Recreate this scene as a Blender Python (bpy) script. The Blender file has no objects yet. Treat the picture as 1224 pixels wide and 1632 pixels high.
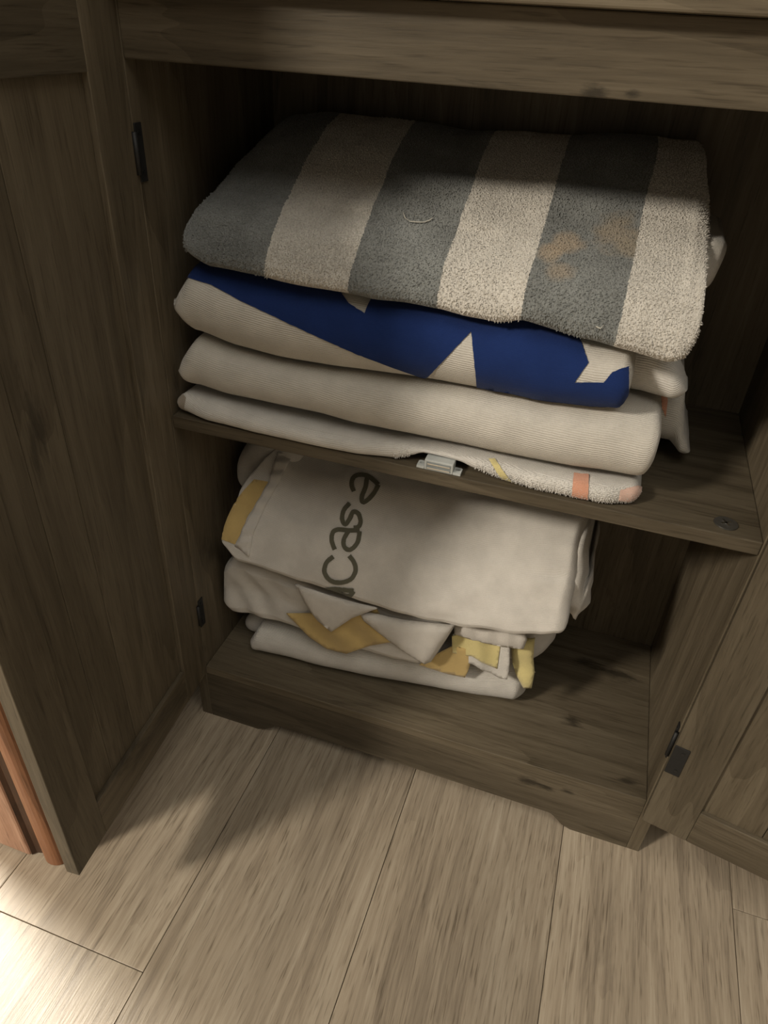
import bpy, bmesh, math, random
from mathutils import Vector, Matrix, noise
from mathutils.bvhtree import BVHTree
from mathutils.geometry import delaunay_2d_cdt

random.seed(4)
scn = bpy.context.scene
COL = scn.collection

# ------------------------------------------------------------------ camera
CAM = Vector((0.4884, -0.683, 1.0043))
YAW, PITCH, ROLL, FPX = -0.2858, -0.6094, 0.0625, 1123.67
fwd = Vector((math.sin(YAW)*math.cos(PITCH), math.cos(YAW)*math.cos(PITCH), math.sin(PITCH)))
r0 = Vector((math.cos(YAW), -math.sin(YAW), 0)); u0 = r0.cross(fwd)
RGT = math.cos(ROLL)*r0 + math.sin(ROLL)*u0
UPV = -math.sin(ROLL)*r0 + math.cos(ROLL)*u0
cd = bpy.data.cameras.new('camera'); cam = bpy.data.objects.new('camera', cd); COL.objects.link(cam)
cd.sensor_fit = 'VERTICAL'; cd.sensor_height = 36.0; cd.lens = 36.0*FPX/1632; cd.clip_start = 0.01
cam.matrix_world = Matrix((( RGT.x, UPV.x, -fwd.x, CAM.x), (RGT.y, UPV.y, -fwd.y, CAM.y), (RGT.z, UPV.z, -fwd.z, CAM.z), (0, 0, 0, 1)))
scn.camera = cam

def ray(px, py): return fwd + RGT*((px-612)/FPX) - UPV*((py-816)/FPX)
def ony(px, py, Y):
    d = ray(px, py); return CAM + d*((Y-CAM.y)/d.y)

# ------------------------------------------------------------------ world, lights, exposure
w = bpy.data.worlds.new('world'); scn.world = w; w.use_nodes = True
w.node_tree.nodes['Background'].inputs[0].default_value = (1.0, 0.92, 0.79, 1)
w.node_tree.nodes['Background'].inputs[1].default_value = 0.02

def lamp(name, loc, target, power, size, color):
    l = bpy.data.lights.new(name, 'AREA'); l.shape = 'DISK'; l.size = size; l.energy = power; l.color = color
    o = bpy.data.objects.new(name, l); COL.objects.link(o); o.location = loc
    o.rotation_euler = (Vector(target)-Vector(loc)).to_track_quat('-Z', 'Y').to_euler()
    return o
lamp('ceiling_lamp', (-2.35, -3.20, 3.15), (0.4, 0.0, 0.4), 128, 0.62, (1.0, 0.905, 0.77))
lamp('overhead_fill', (1.1, -1.7, 3.3), (1.1, -1.7, 0.0), 27, 2.4, (1.0, 0.95, 0.86))  # added soft fill from above, not a fixture of the room
lamp('hallway_lamp', (-1.29, 0.08, 2.3), (-0.05, -0.45, 0.0), 60, 0.45, (1.0, 0.92, 0.79))
scn.view_settings.view_transform = 'Standard'; scn.view_settings.look = 'None'
scn.view_settings.gamma = 1.0; scn.view_settings.use_curve_mapping = False
scn.view_settings.exposure = 0.47

# ------------------------------------------------------------------ material helpers
class NT:
    def __init__(s, name):
        s.m = bpy.data.materials.new(name); s.m.use_nodes = True; s.t = s.m.node_tree; s.n = s.t.nodes
        s.b = s.n['Principled BSDF']
    def add(s, typ, **kw):
        n = s.n.new(typ)
        for k, v in kw.items():
            if isinstance(k, str) and k.startswith('i_'):
                key = k[2:].replace('_', ' ')
                n.inputs[key].default_value = v
            else: setattr(n, k, v)
        return n
    def link(s, a, b): s.t.links.new(a, b)
    def ramp(s, src, stops):
        r = s.n.new('ShaderNodeValToRGB'); e = r.color_ramp.elements
        e[0].position, e[0].color = stops[0][0], (*stops[0][1], 1)
        e[1].position, e[1].color = stops[-1][0], (*stops[-1][1], 1)
        for p, c in stops[1:-1]:
            x = e.new(p); x.color = (*c, 1)
        s.link(src, r.inputs[0]); return r.outputs[0]
    def mix(s, fac, a, b, mode='MIX'):
        n = s.n.new('ShaderNodeMix'); n.data_type = 'RGBA'; n.blend_type = mode
        for inp, v in ((n.inputs[0], fac), (n.inputs[6], a), (n.inputs[7], b)):
            if isinstance(v, (int, float)): inp.default_value = v
            elif isinstance(v, tuple): inp.default_value = (*v, 1) if len(v) == 3 else v
            else: s.link(v, inp)
        return n.outputs[2]
    def math(s, op, a, b=None, c=None, clamp=False):
        n = s.n.new('ShaderNodeMath'); n.operation = op; n.use_clamp = clamp
        for i, v in enumerate((a, b, c)):
            if v is None: continue
            if isinstance(v, (int, float)): n.inputs[i].default_value = v
            else: s.link(v, n.inputs[i])
        return n.outputs[0]
    def noise(s, vec, scale, detail=4, rough=0.55, dist=0.0):
        n = s.n.new('ShaderNodeTexNoise'); n.inputs['Scale'].default_value = scale; n.inputs['Detail'].default_value = detail
        n.inputs['Roughness'].default_value = rough; n.inputs['Distortion'].default_value = dist
        s.link(vec, n.inputs['Vector']); return n.outputs[0]
    def mapping(s, vec, scale=(1, 1, 1), loc=(0, 0, 0), rot=(0, 0, 0)):
        n = s.n.new('ShaderNodeMapping'); n.inputs['Scale'].default_value = scale; n.inputs['Location'].default_value = loc
        n.inputs['Rotation'].default_value = rot
        s.link(vec, n.inputs['Vector']); return n.outputs[0]
    def coords(s, which='Object', rnd=0.0):
        t = s.n.new('ShaderNodeTexCoord'); v = t.outputs[which]
        if rnd:
            oi = s.n.new('ShaderNodeObjectInfo')
            c = s.n.new('ShaderNodeVectorMath'); c.operation = 'SCALE'; c.inputs[0].default_value = (7.3, 3.1, 5.7)
            s.link(oi.outputs['Random'], c.inputs['Scale'])
            a = s.n.new('ShaderNodeVectorMath'); a.operation = 'ADD'; s.link(v, a.inputs[0]); s.link(c.outputs[0], a.inputs[1])
            v = a.outputs[0]
        return v
    def bump(s, h, strength, dist):
        n = s.n.new('ShaderNodeBump'); n.inputs['Strength'].default_value = strength; n.inputs['Distance'].default_value = dist
        s.link(h, n.inputs['Height']); s.link(n.outputs[0], s.b.inputs['Normal'])

def wood(name, axis, dark, mid, light, rough=0.55, knots=0.6, tone=0.35, spec=0.3, fine=1.0, stretch=0.05, rings=7.0, ringamt=0.10, pores=0.7, spots=()):
    """weathered printed oak with grain along one axis of the board"""
    N = NT(name); v = N.coords('Object', 1.0)
    st = [1.0, 1.0, 1.0]; st['xyz'.index(axis)] = stretch
    lo = [1.0, 1.0, 1.0]; lo['xyz'.index(axis)] = 0.22
    warp = N.noise(N.mapping(v, tuple(lo)), 6.0, 3)
    vv = N.add('ShaderNodeVectorMath', operation='SCALE'); vv.inputs['Scale'].default_value = 0.05
    cn = N.add('ShaderNodeTexNoise'); cn.inputs['Scale'].default_value = 5.0; N.link(N.mapping(v, tuple(lo)), cn.inputs['Vector'])
    N.link(cn.outputs['Color'], vv.inputs[0])
    ad = N.add('ShaderNodeVectorMath', operation='ADD'); N.link(v, ad.inputs[0]); N.link(vv.outputs[0], ad.inputs[1])
    g = N.mapping(ad.outputs[0], tuple(st))
    g1 = N.noise(g, 55.0*fine, 6, 0.65)
    g2 = N.noise(g, 210.0*fine, 3, 0.6)
    g3 = N.noise(N.mapping(v, tuple(lo)), 9.0, 4, 0.5)
    f = N.math('ADD', N.math('MULTIPLY', g1, 0.55), N.math('MULTIPLY', g2, 0.25))
    f = N.math('ADD', f, N.math('MULTIPLY', g3, 0.25))
    # growth rings: distorted bands across the grain
    cr = 'x' if axis != 'x' else 'z'
    wl_ = [1.0, 1.0, 1.0]; wl_['xyz'.index(axis)] = 0.16
    sp = N.add('ShaderNodeTexWave', wave_type='BANDS', bands_direction='DIAGONAL', wave_profile='SAW')
    sp.inputs['Scale'].default_value = rings; sp.inputs['Distortion'].default_value = 9.0; sp.inputs['Detail'].default_value = 3.0
    sp.inputs['Detail Scale'].default_value = 0.9; sp.inputs['Detail Roughness'].default_value = 0.6
    N.link(N.mapping(v, tuple(wl_)), sp.inputs['Vector'])
    f = N.math('ADD', f, N.math('MULTIPLY', N.math('SUBTRACT', sp.outputs['Fac'], 0.5), ringamt))
    c = N.ramp(f, [(0.36, dark), (0.52, mid), (0.68, light)])
    # short dark pores
    po = [1.0, 1.0, 1.0]; po['xyz'.index(axis)] = 0.045
    pn = N.noise(N.mapping(ad.outputs[0], tuple(po)), 420.0, 2, 0.6)
    pm = N.ramp(pn, [(0.56, (1, 1, 1)), (0.70, (0.52, 0.50, 0.47))])
    c = N.mix(pores, c, N.mix(1.0, c, pm, 'MULTIPLY'))
    bl = N.noise(N.mapping(v, tuple(lo)), 3.2, 3, 0.6)
    c = N.mix(0.8, c, N.mix(1.0, c, N.ramp(bl, [(0.32, (0.72, 0.72, 0.71)), (0.66, (1.16, 1.15, 1.13))]), 'MULTIPLY'))
    # darker knot smudges
    k = N.noise(N.mapping(ad.outputs[0], tuple(lo)), 11.0, 5, 0.7, 1.2)
    km = N.ramp(k, [(0.62, (0, 0, 0)), (0.72, (1, 1, 1))])
    c = N.mix(N.math('MULTIPLY', km, knots), c, tuple(x*0.35 for x in dark))
    # single knots with a place of their own on the board
    ob = N.coords('Object')
    for (p, rad) in spots:
        d = N.add('ShaderNodeVectorMath', operation='DISTANCE')
        N.link(N.mapping(ob, tuple(0.5 if i == 'xyz'.index(axis) else 1.0 for i in range(3))), d.inputs[0])
        d.inputs[1].default_value = tuple(q*(0.5 if i == 'xyz'.index(axis) else 1.0) for i, q in enumerate(p))
        q = N.math('ADD', d.outputs['Value'], N.math('MULTIPLY', N.math('SUBTRACT', N.noise(N.mapping(ob, tuple(lo)), 160.0, 4, 0.7), 0.5), rad*2.6))
        mr = N.add('ShaderNodeMapRange'); mr.inputs[1].default_value = rad; mr.inputs[2].default_value = rad*0.2
        N.link(q, mr.inputs[0]); c = N.mix(N.math('MULTIPLY', mr.outputs[0], 0.8), c, tuple(x*0.3 for x in dark))
    # board-to-board tone
    oi = N.add('ShaderNodeObjectInfo')
    tn = N.math('ADD', 1.0-tone/2, N.math('MULTIPLY', oi.outputs['Random'], tone))
    hs = N.add('ShaderNodeHueSaturation'); N.link(tn, hs.inputs['Value']); N.link(c, hs.inputs['Color'])
    N.link(hs.outputs[0], N.b.inputs['Base Color'])
    N.b.inputs['Roughness'].default_value = rough; N.b.inputs['Specular IOR Level'].default_value = spec
    N.bump(N.math('ADD', g1, N.math('MULTIPLY', g2, 0.6)), 0.25, 0.0015)
    return N.m

CW = dict(dark=(0.064, 0.051, 0.033), mid=(0.105, 0.085, 0.057), light=(0.150, 0.124, 0.086), rough=0.5, tone=0.22)
W_X = wood('cabinet_wood_x', 'x', **CW); W_Y = wood('cabinet_wood_y', 'y', **CW); W_Z = wood('cabinet_wood_z', 'z', **CW)
FL = wood('floor_oak', 'y', (0.22, 0.178, 0.132), (0.375, 0.31, 0.232), (0.50, 0.43, 0.335), rough=0.34, knots=0.25, tone=0.06, spec=0.5, fine=2.0, stretch=0.03, rings=9.0, ringamt=0.045, pores=0.9)
RED = wood('red_brown_wood', 'z', (0.12, 0.05, 0.022), (0.25, 0.108, 0.05), (0.35, 0.165, 0.085), rough=0.4, knots=0.4, tone=0.0)
PINK = wood('pale_pink_wood', 'z', (0.36, 0.20, 0.13), (0.48, 0.29, 0.20), (0.56, 0.37, 0.27), rough=0.6, knots=0.5, tone=0.0)
DRK = wood('dark_brown_wood', 'z', (0.03, 0.014, 0.007), (0.07, 0.033, 0.016), (0.11, 0.05, 0.025), rough=0.5, knots=0.4, tone=0.0)

def plain(name, col, rough=0.5, metal=0.0, var=0.12, scale=60.0, bump=0.0):
    N = NT(name); v = N.coords('Object')
    n = N.noise(v, scale, 4)
    c = N.ramp(n, [(0.3, tuple(x*(1-var) for x in col)), (0.7, tuple(min(1, x*(1+var)) for x in col))])
    N.link(c, N.b.inputs['Base Color']); N.b.inputs['Roughness'].default_value = rough; N.b.inputs['Metallic'].default_value = metal
    if bump: N.bump(n, bump, 0.001)
    return N.m
BLACK = plain('black_metal', (0.008, 0.008, 0.008), 0.6, 0.0)
GAP = plain('dark_joint_base', (0.07, 0.055, 0.04), 0.9)  # dark base colour that shows in the floor plank joints
GREYP = plain('grey_plastic', (0.42, 0.44, 0.43), 0.4)
STEEL = plain('steel', (0.75, 0.76, 0.76), 0.25, 1.0)
ZINC = plain('dull_zinc', (0.16, 0.155, 0.14), 0.4, 0.8)
PLASTER = plain('plaster', (0.27, 0.26, 0.24), 0.9, 0, 0.05, 20, 0.2)

def terry(name, base, kind='rib', dirt=0.12, stripes=None, stains=None, sheen=0.25, amt=1.0):
    N = NT(name); uv = N.coords('UV'); ob = N.coords('Object')
    wv = N.noise(ob, 35.0, 3)
    c = N.mix(N.ramp(wv, [(0.35, (0, 0, 0)), (0.7, (1, 1, 1))]), tuple(x*(1-dirt) for x in base), base)
    if stripes:
        col, edges = stripes
        sx = N.add('ShaderNodeSeparateXYZ'); N.link(ob, sx.inputs[0])
        jit = N.math('MULTIPLY', N.math('SUBTRACT', N.noise(ob, 260.0, 2), 0.5), 0.004)
        drift = N.math('MULTIPLY', N.math('SUBTRACT', N.noise(ob, 9.0, 1), 0.5), 0.008)
        lean = N.math('MULTIPLY', sx.outputs[1], N.math('SUBTRACT', 0.10, N.math('MULTIPLY', sx.outputs[0], 0.19)))
        x = N.math('ADD', N.math('ADD', sx.outputs[0], lean), N.math('ADD', jit, drift))
        tot = None
        for a, b in edges:
            m = N.math('MULTIPLY', N.math('GREATER_THAN', x, a), N.math('LESS_THAN', x, b))
            tot = m if tot is None else N.math('ADD', tot, m)
        wv2 = N.noise(ob, 22.0, 4)
        gc = N.mix(N.ramp(wv2, [(0.35, (0, 0, 0)), (0.65, (1, 1, 1))]), tuple(v*0.80 for v in col), tuple(v*1.12 for v in col))
        for (p, rad, sc) in (stains or []):
            d = N.add('ShaderNodeVectorMath', operation='DISTANCE'); N.link(ob, d.inputs[0]); d.inputs[1].default_value = p
            q = N.math('ADD', d.outputs['Value'], N.math('MULTIPLY', N.math('SUBTRACT', N.noise(ob, 45.0, 3), 0.5), rad*1.6))
            mr = N.add('ShaderNodeMapRange'); mr.inputs[1].default_value = rad; mr.inputs[2].default_value = rad*0.35
            N.link(q, mr.inputs[0]); gc = N.mix(N.math('MULTIPLY', mr.outputs[0], 0.75), gc, sc)
        c = N.mix(tot, c, gc)
    # pile: tiny darker pits between the loops
    if kind == 'loop':
        vo = N.add('ShaderNodeTexVoronoi'); vo.inputs['Scale'].default_value = 1.0
        N.link(N.mapping(uv, (560, 400, 1)), vo.inputs['Vector']); h = N.math('SUBTRACT', 1.0, vo.outputs['Distance'])
        pits = N.ramp(vo.outputs['Distance'], [(0.25, (1, 1, 1)), (0.9, (0.72, 0.71, 0.69))])
    elif kind == 'flat':
        h = N.noise(ob, 500.0, 2); pits = N.ramp(h, [(0.2, (0.9, 0.9, 0.9)), (0.6, (1, 1, 1))])
    else:
        wn = N.math('MULTIPLY', N.noise(uv, 70.0, 2), 2.4)
        s2 = N.add('ShaderNodeSeparateXYZ'); N.link(uv, s2.inputs[0])
        ph = N.math('ADD', N.math('ADD', N.math('MULTIPLY', s2.outputs[1], 2500.0 if kind == 'rib' else 2600.0), N.math('MULTIPLY', s2.outputs[0], 130.0)), wn)
        h0 = N.math('ADD', N.math('MULTIPLY', N.math('SINE', ph), 0.5), 0.5)
        fine = N.noise(uv, 900.0, 2, 0.7)
        h = N.math('ADD', N.math('MULTIPLY', h0, 0.38 if kind == 'rib' else 0.2), N.math('MULTIPLY', fine, 0.7))
        pits = N.ramp(h, [(0.15, (0.80, 0.785, 0.76)), (0.6, (1, 1, 1))])
    c = N.mix(amt, c, N.mix(1.0, c, pits, 'MULTIPLY'))
    N.link(c, N.b.inputs['Base Color']); N.b.inputs['Roughness'].default_value = 0.95
    N.b.inputs['Specular IOR Level'].default_value = 0.1
    N.b.inputs['Sheen Weight'].default_value = sheen; N.b.inputs['Sheen Roughness'].default_value = 0.5
    N.bump(h, (0.6 if kind == 'loop' else 0.9)*amt, 0.0016 if kind == 'loop' else 0.0013)
    return N.m

# ------------------------------------------------------------------ mesh helpers
def obj(name, bm, mat, parent=None, smooth=False, loc=None):
    me = bpy.data.meshes.new(name); bm.to_mesh(me); bm.free()
    if smooth:
        for p in me.polygons: p.use_smooth = True
    me.materials.append(mat)
    o = bpy.data.objects.new(name, me); COL.objects.link(o)
    if parent: o.parent = parent
    if loc is not None: o.location = loc
    return o
def empty(name, loc=(0, 0, 0)):
    o = bpy.data.objects.new(name, None); COL.objects.link(o); o.location = loc; o.empty_display_size = 0.05; return o
def tag(o, label=None, cat=None, group=None, kind=None):
    if label: o['label'] = label
    if cat: o['category'] = cat
    if group: o['group'] = group
    if kind: o['kind'] = kind
    return o
def box(x0, x1, y0, y1, z0, z1, bev=0.0012, seg=2):
    bm = bmesh.new()
    vs = [bm.verts.new((x, y, z)) for x in (x0, x1) for y in (y0, y1) for z in (z0, z1)]
    for f in ((0, 1, 3, 2), (4, 6, 7, 5), (0, 4, 5, 1), (2, 3, 7, 6), (0, 2, 6, 4), (1, 5, 7, 3)): bm.faces.new([vs[i] for i in f])
    bmesh.ops.recalc_face_normals(bm, faces=bm.faces)
    if bev: bmesh.ops.bevel(bm, geom=list(bm.edges), offset=bev, segments=seg, affect='EDGES', profile=0.5)
    return bm
def board(name, dims, mat, parent=None, bev=0.0012):
    """box object with its origin at its own middle so the grain is its own"""
    x0, x1, y0, y1, z0, z1 = dims; c = ((x0+x1)/2, (y0+y1)/2, (z0+z1)/2)
    return obj(name, box(x0-c[0], x1-c[0], y0-c[1], y1-c[1], z0-c[2], z1-c[2], bev), mat, parent, loc=c)
def cyl(r, h, seg=24, bev=0.0):
    bm = bmesh.new(); bmesh.ops.create_cone(bm, cap_ends=True, segments=seg, radius1=r, radius2=r, depth=h)
    if bev: bmesh.ops.bevel(bm, geom=[e for e in bm.edges if len(e.link_faces) == 2 and any(len(f.verts) > 4 for f in e.link_faces)], offset=bev, segments=2, affect='EDGES')
    return bm
def extrude_poly(pts, axis_vec):
    bm = bmesh.new(); a = [bm.verts.new(p) for p in pts]; f = bm.faces.new(a)
    r = bmesh.ops.extrude_face_region(bm, geom=[f]); vs = [e for e in r['geom'] if isinstance(e, bmesh.types.BMVert)]
    bmesh.ops.translate(bm, verts=vs, vec=axis_vec); bmesh.ops.recalc_face_normals(bm, faces=bm.faces); return bm
def tube(pts, rad, seg=6):
    bm = bmesh.new(); rings = []
    for i, p in enumerate(pts):
        t = (pts[min(i+1, len(pts)-1)]-pts[max(i-1, 0)]).normalized(); a = t.orthogonal().normalized(); b = t.cross(a)
        rings.append([bm.verts.new(p+rad*(math.cos(2*math.pi*k/seg)*a+math.sin(2*math.pi*k/seg)*b)) for k in range(seg)])
    for r1, r2 in zip(rings, rings[1:]):
        for k in range(seg): bm.faces.new((r1[k], r1[(k+1) % seg], r2[(k+1) % seg], r2[k]))
    bm.faces.new(rings[0]); bm.faces.new(rings[-1]); bmesh.ops.recalc_face_normals(bm, faces=bm.faces); return bm

# ------------------------------------------------------------------ setting: floor planks, wall
WI, D = 0.70, 0.321                                   # inner width, inner depth of the cabinet
TP = 0.0182
Z1, TB, Z2, TS, Z3, ZT = 0.1214, 0.0164, 0.5792, 0.017, 0.9606, 1.019
fl = board('floor', (-3.4, 3.0, -4.4, 0.42, -0.02, -0.006), GAP, bev=0)
tag(fl, 'light grey-brown oak plank floor in front of the cabinet', kind='structure')
PW, X0 = 0.2425, 0.1215
plank_cache = {}
joints = {-1: -0.386, 0: 0.9}
for i in range(-15, 13):
    xa = X0 + (i)*PW; xb = xa + PW
    if xb < -3.4 or xa > 3.0: continue
    xa, xb = max(xa, -3.4), min(xb, 3.0)
    off = -0.386 if i == -1 else random.uniform(-1.3, -0.55)
    if i in (0, 1, 2, 3): off = -0.95 - 0.13*i
    ys = [-4.4]
    y = off - 3.9
    while y < 0.42:
        if y > -4.38: ys.append(y)
        y += 1.3
    ys.append(0.42)
    for ya, yb in zip(ys, ys[1:]):
        if yb-ya < 0.02: continue
        g = 0.00045
        o = board('floor_plank', (xa+g-fl.location.x, xb-g-fl.location.x, ya+g-fl.location.y, yb-g-fl.location.y, -0.006-fl.location.z, 0-fl.location.z), FL, fl, bev=0.0006)
wb = board('wall_back', (-3.4, 3.0, 0.36, 0.42, 0.0, 3.4), PLASTER, bev=0)
tag(wb, 'plain plaster wall behind the cabinet', kind='structure')
for nm, dm, lb in (('wall_front', (-3.4, 3.0, -4.46, -4.4, 0, 3.4), 'plain plaster wall facing the cabinet'), ('wall_left', (-3.46, -3.4, -4.46, 0.42, 0, 3.4), 'plain plaster wall far to the left'),
                   ('wall_right', (3.0, 3.06, -4.46, 0.42, 0, 3.4), 'plain plaster wall far to the right'), ('ceiling', (-3.46, 3.06, -4.46, 0.42, 3.4, 3.44), 'plain plaster ceiling')):
    tag(board(nm, dm, PLASTER, bev=0), lb, kind='structure')

# wooden casing left of the cabinet
def casing():
    t = board('trim_1', (-0.232, -0.1122, -0.312, -0.235, 0.002, 2.1), PINK, bev=0.004)
    tag(t, 'pale pinkish wooden casing beside the cabinet with a rounded orange-brown moulding', kind='structure')
    L = t.location
    # dark cove and rounded orange bead
    pts = [(-0.112, -0.309), (-0.108, -0.304), (-0.100, -0.302), (-0.0952, -0.303), (-0.0952, -0.235), (-0.112, -0.235)]
    obj('cove_strip', extrude_poly([Vector((x-L.x, y-L.y, 0.002-L.z)) for x, y in pts], Vector((0, 0, 2.1))), DRK, t)
    pts = [(-0.095, -0.235)] + [(-0.0780-0.017*math.cos(a*math.pi/10), -0.300-0.012*math.sin(a*math.pi/10)) for a in range(11)] + [(-0.061, -0.235)]
    o = obj('rounded_bead', extrude_poly([Vector((x-L.x, y-L.y, 0.002-L.z)) for x, y in pts], Vector((0, 0, 2.1))), RED, t)
casing()
wl = board('wall_corner', (-0.232, -0.064, -0.234, 0.359, 0.0, 2.5), PLASTER, bev=0)
tag(wl, 'narrow plaster wall end between the wooden casing and the cabinet', kind='structure')

# ------------------------------------------------------------------ the cabinet
cab = empty('storage_cabinet', (0, 0, 0))
tag(cab, 'weathered grey-brown wooden cabinet with two open doors and one shelf', 'cabinet')
board('side_panel', (-TP, 0, 0, D+0.006, 0, ZT), W_Z, cab)
board('side_panel', (WI, WI+TP, 0, D+0.006, 0, ZT), W_Z, cab)
board('back_panel', (0.0002, WI-0.0002, D, D+0.006, 0.03, ZT-0.001), W_Z, cab, bev=0)
def onz(px, py, z):
    d = ray(px, py); return CAM+d*((z-CAM.z)/d.z)
def spot_wood(name, pts, centre, rad):
    return wood(name, 'x', spots=[(tuple(p-Vector(centre)), r) for p, r in zip(pts, rad)], **CW)
bbc = (WI/2, (D-0.0003)/2, Z1-TB/2)
board('bottom_board', (0.0003, WI-0.0003, 0.0, D-0.0003, Z1-TB, Z1), spot_wood('bottom_board_wood', [onz(912, 1150, Z1), onz(935, 1058, Z1), onz(985, 1075, Z1), onz(1000, 1245, Z1)], bbc, (0.012, 0.016, 0.018, 0.008)), cab)
board('top_rail', (0.0003, WI-0.0003, 0.0, 0.018, Z3, ZT-0.0005), spot_wood('top_rail_wood', [ony(945, 148, 0), ony(1010, 150, 0)], (WI/2, 0.009, (Z3+ZT-0.0005)/2), (0.006, 0.004)), cab)
board('table_top', (-TP-0.02, WI+TP+0.02, -0.019, D+0.02, ZT, ZT+0.028), W_X, cab, bev=0.002)
# arched apron under the bottom board
ap = [(0.0005, 0.0), (0.088, 0.0)]
for k in range(9):
    t = k/8; s = t*t*(3-2*t); ap.append((0.093+0.035*t, 0.003+0.022*s))
ap += [(0.35, 0.028)]
for k in range(9):
    t = k/8; s = t*t*(3-2*t); ap.append((0.578+0.032*t, 0.025-0.022*s))
ap += [(0.616, 0.0), (WI-0.0005, 0.0), (WI-0.0005, Z1-TB-0.0004), (0.0005, Z1-TB-0.0004)]
obj('arched_apron', extrude_poly([Vector((x-0.35, -0.007, z-0.05)) for x, z in ap], Vector((0, 0.015, 0))), spot_wood('apron_wood', [ony(845, 1247, 0), ony(872, 1256, 0), ony(905, 1262, 0)], (0.35, 0.0075, 0.05), (0.011, 0.007, 0.006)), cab, loc=(0.35, 0.0075, 0.05))
sh = board('shelf', (0.0003, WI-0.0003, 0.0, D-0.0003, Z2-TS, Z2), W_X, cab)
# cam lock on the shelf
S = sh.location
cl = obj('cam_lock', cyl(0.0125, 0.0016, 28, 0.0004), ZINC, cab, loc=(0.664, 0.022, Z2+0.0006))
cl['label'] = 'round dull metal cam lock set into the shelf'
bmx = box(-0.0062, 0.0062, -0.0012, 0.0012, 0.0008, 0.0013, 0); o = obj('driver_slot', bmx, STEEL, cl); o.rotation_euler = (0, 0, 0.5)
bmx = box(-0.0062, 0.0062, -0.0012, 0.0012, 0.0008, 0.0013, 0); o = obj('driver_slot', bmx, STEEL, cl); o.rotation_euler = (0, 0, 0.5+math.pi/2)
# magnetic catch
mc = obj('magnetic_catch', box(-0.017, 0.017, 0.0, 0.015, 0.0, 0.0135, 0.001), GREYP, cab, loc=(0.349, 0.0015, Z2))
mc['label'] = 'grey plastic magnetic catch with two steel strips on the shelf edge'
for sx in (-1, 1):
    bm = bmesh.new()
    seg = 20; co = []
    # ear with an oblong slot
    outer = [(0.0172, 0.0005), (0.0262, 0.0005), (0.0262, 0.012), (0.0245, 0.0138), (0.0172, 0.0138)]
    hole = [(0.0215+0.0032*math.cos(2*math.pi*k/12), 0.0085+0.0022*math.sin(2*math.pi*k/12)) for k in range(12)]
    pts2 = [Vector(p) for p in outer+hole]
    ed = [(i, (i+1) % 5) for i in range(5)] + [(5+i, 5+(i+1) % 12) for i in range(12)]
    vs, es, fs, *_ = delaunay_2d_cdt(pts2, ed, [], 0, 1e-7)
    bv = [bm.verts.new((sx*v.x, v.y, 0.0003)) for v in vs]
    for f in fs:
        c = sum((vs[i] for i in f), Vector((0, 0)))/3
        if ((c.x-0.0215)/0.0032)**2+((c.y-0.0085)/0.0022)**2 < 0.9: continue
        bm.faces.new([bv[i] for i in f])
    r = bmesh.ops.extrude_face_region(bm, geom=list(bm.faces)); bmesh.ops.translate(bm, verts=[e for e in r['geom'] if isinstance(e, bmesh.types.BMVert)], vec=(0, 0, 0.003))
    bmesh.ops.recalc_face_normals(bm, faces=bm.faces)
    obj('mounting_ear', bm, GREYP, mc)
for zz in (0.0032, 0.0085):
    obj('steel_strip', box(-0.0135, 0.0135, -0.0010, 0.0, zz-0.0006, zz+0.0010, 0.0002), STEEL, mc)
obj('magnet_recess', box(-0.0145, 0.0145, -0.00035, 0.0, 0.0018, 0.0112, 0), plain('dark_grey_plastic', (0.20, 0.22, 0.22), 0.5), mc)

# doors
WD, WS, HR, TD = 0.3494, 0.0599, 0.0657, 0.0182
ZD = Z1-TB
def door(loc, rot, side, cuts, swap=False):
    H = ZT-0.002-ZD
    e = 1 if side > 0 else -1       # thickness direction in local Y
    def b(name, x0, x1, d0, d1, z0, z1, mat, parent, bev=0.001):
        ya, yb = sorted((e*d0, e*d1)); return board(name, (x0, x1, ya, yb, z0, z1), mat, parent, bev)
    d = obj('door', box(WS-0.006, WD-WS+0.006, *sorted((e*0.0125, e*0.0165)), HR-0.006, H-HR+0.006, 0), W_Z, cab, loc=loc)
    d.rotation_euler = (0, 0, rot)
    b('door_stile', 0.0, WS, 0, TD, 0, H, W_Z, d)
    b('door_stile', WD-WS, WD, 0, TD, 0, H, W_Z, d)
    b('door_rail', WS+0.0002, WD-WS-0.0002, 0, TD, 0, HR, W_X, d)
    b('door_rail', WS+0.0002, WD-WS-0.0002, 0, TD, H-HR, H, W_X, d)
    for xa, xb in zip(cuts, cuts[1:]):
        b('panel_plank', xa+0.0004, xb-0.0004, 0.0065, 0.0124, HR, H-HR, W_Z, d, 0.0008)
    return d
TL, TR = 1.5054, 2.9416
dl = door((0, -0.0012, ZD), -TL, -1, (WS, 0.187, 0.245, WD-WS))
dl['label'] = 'left door swung open towards the camera'
dr = door((WI-0.003, -0.021, ZD), math.atan2(-math.sin(TR), -math.cos(TR)), 1, (WS, 0.135, 0.21, WD-WS))
dr['label'] = 'right door folded wide open'

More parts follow.
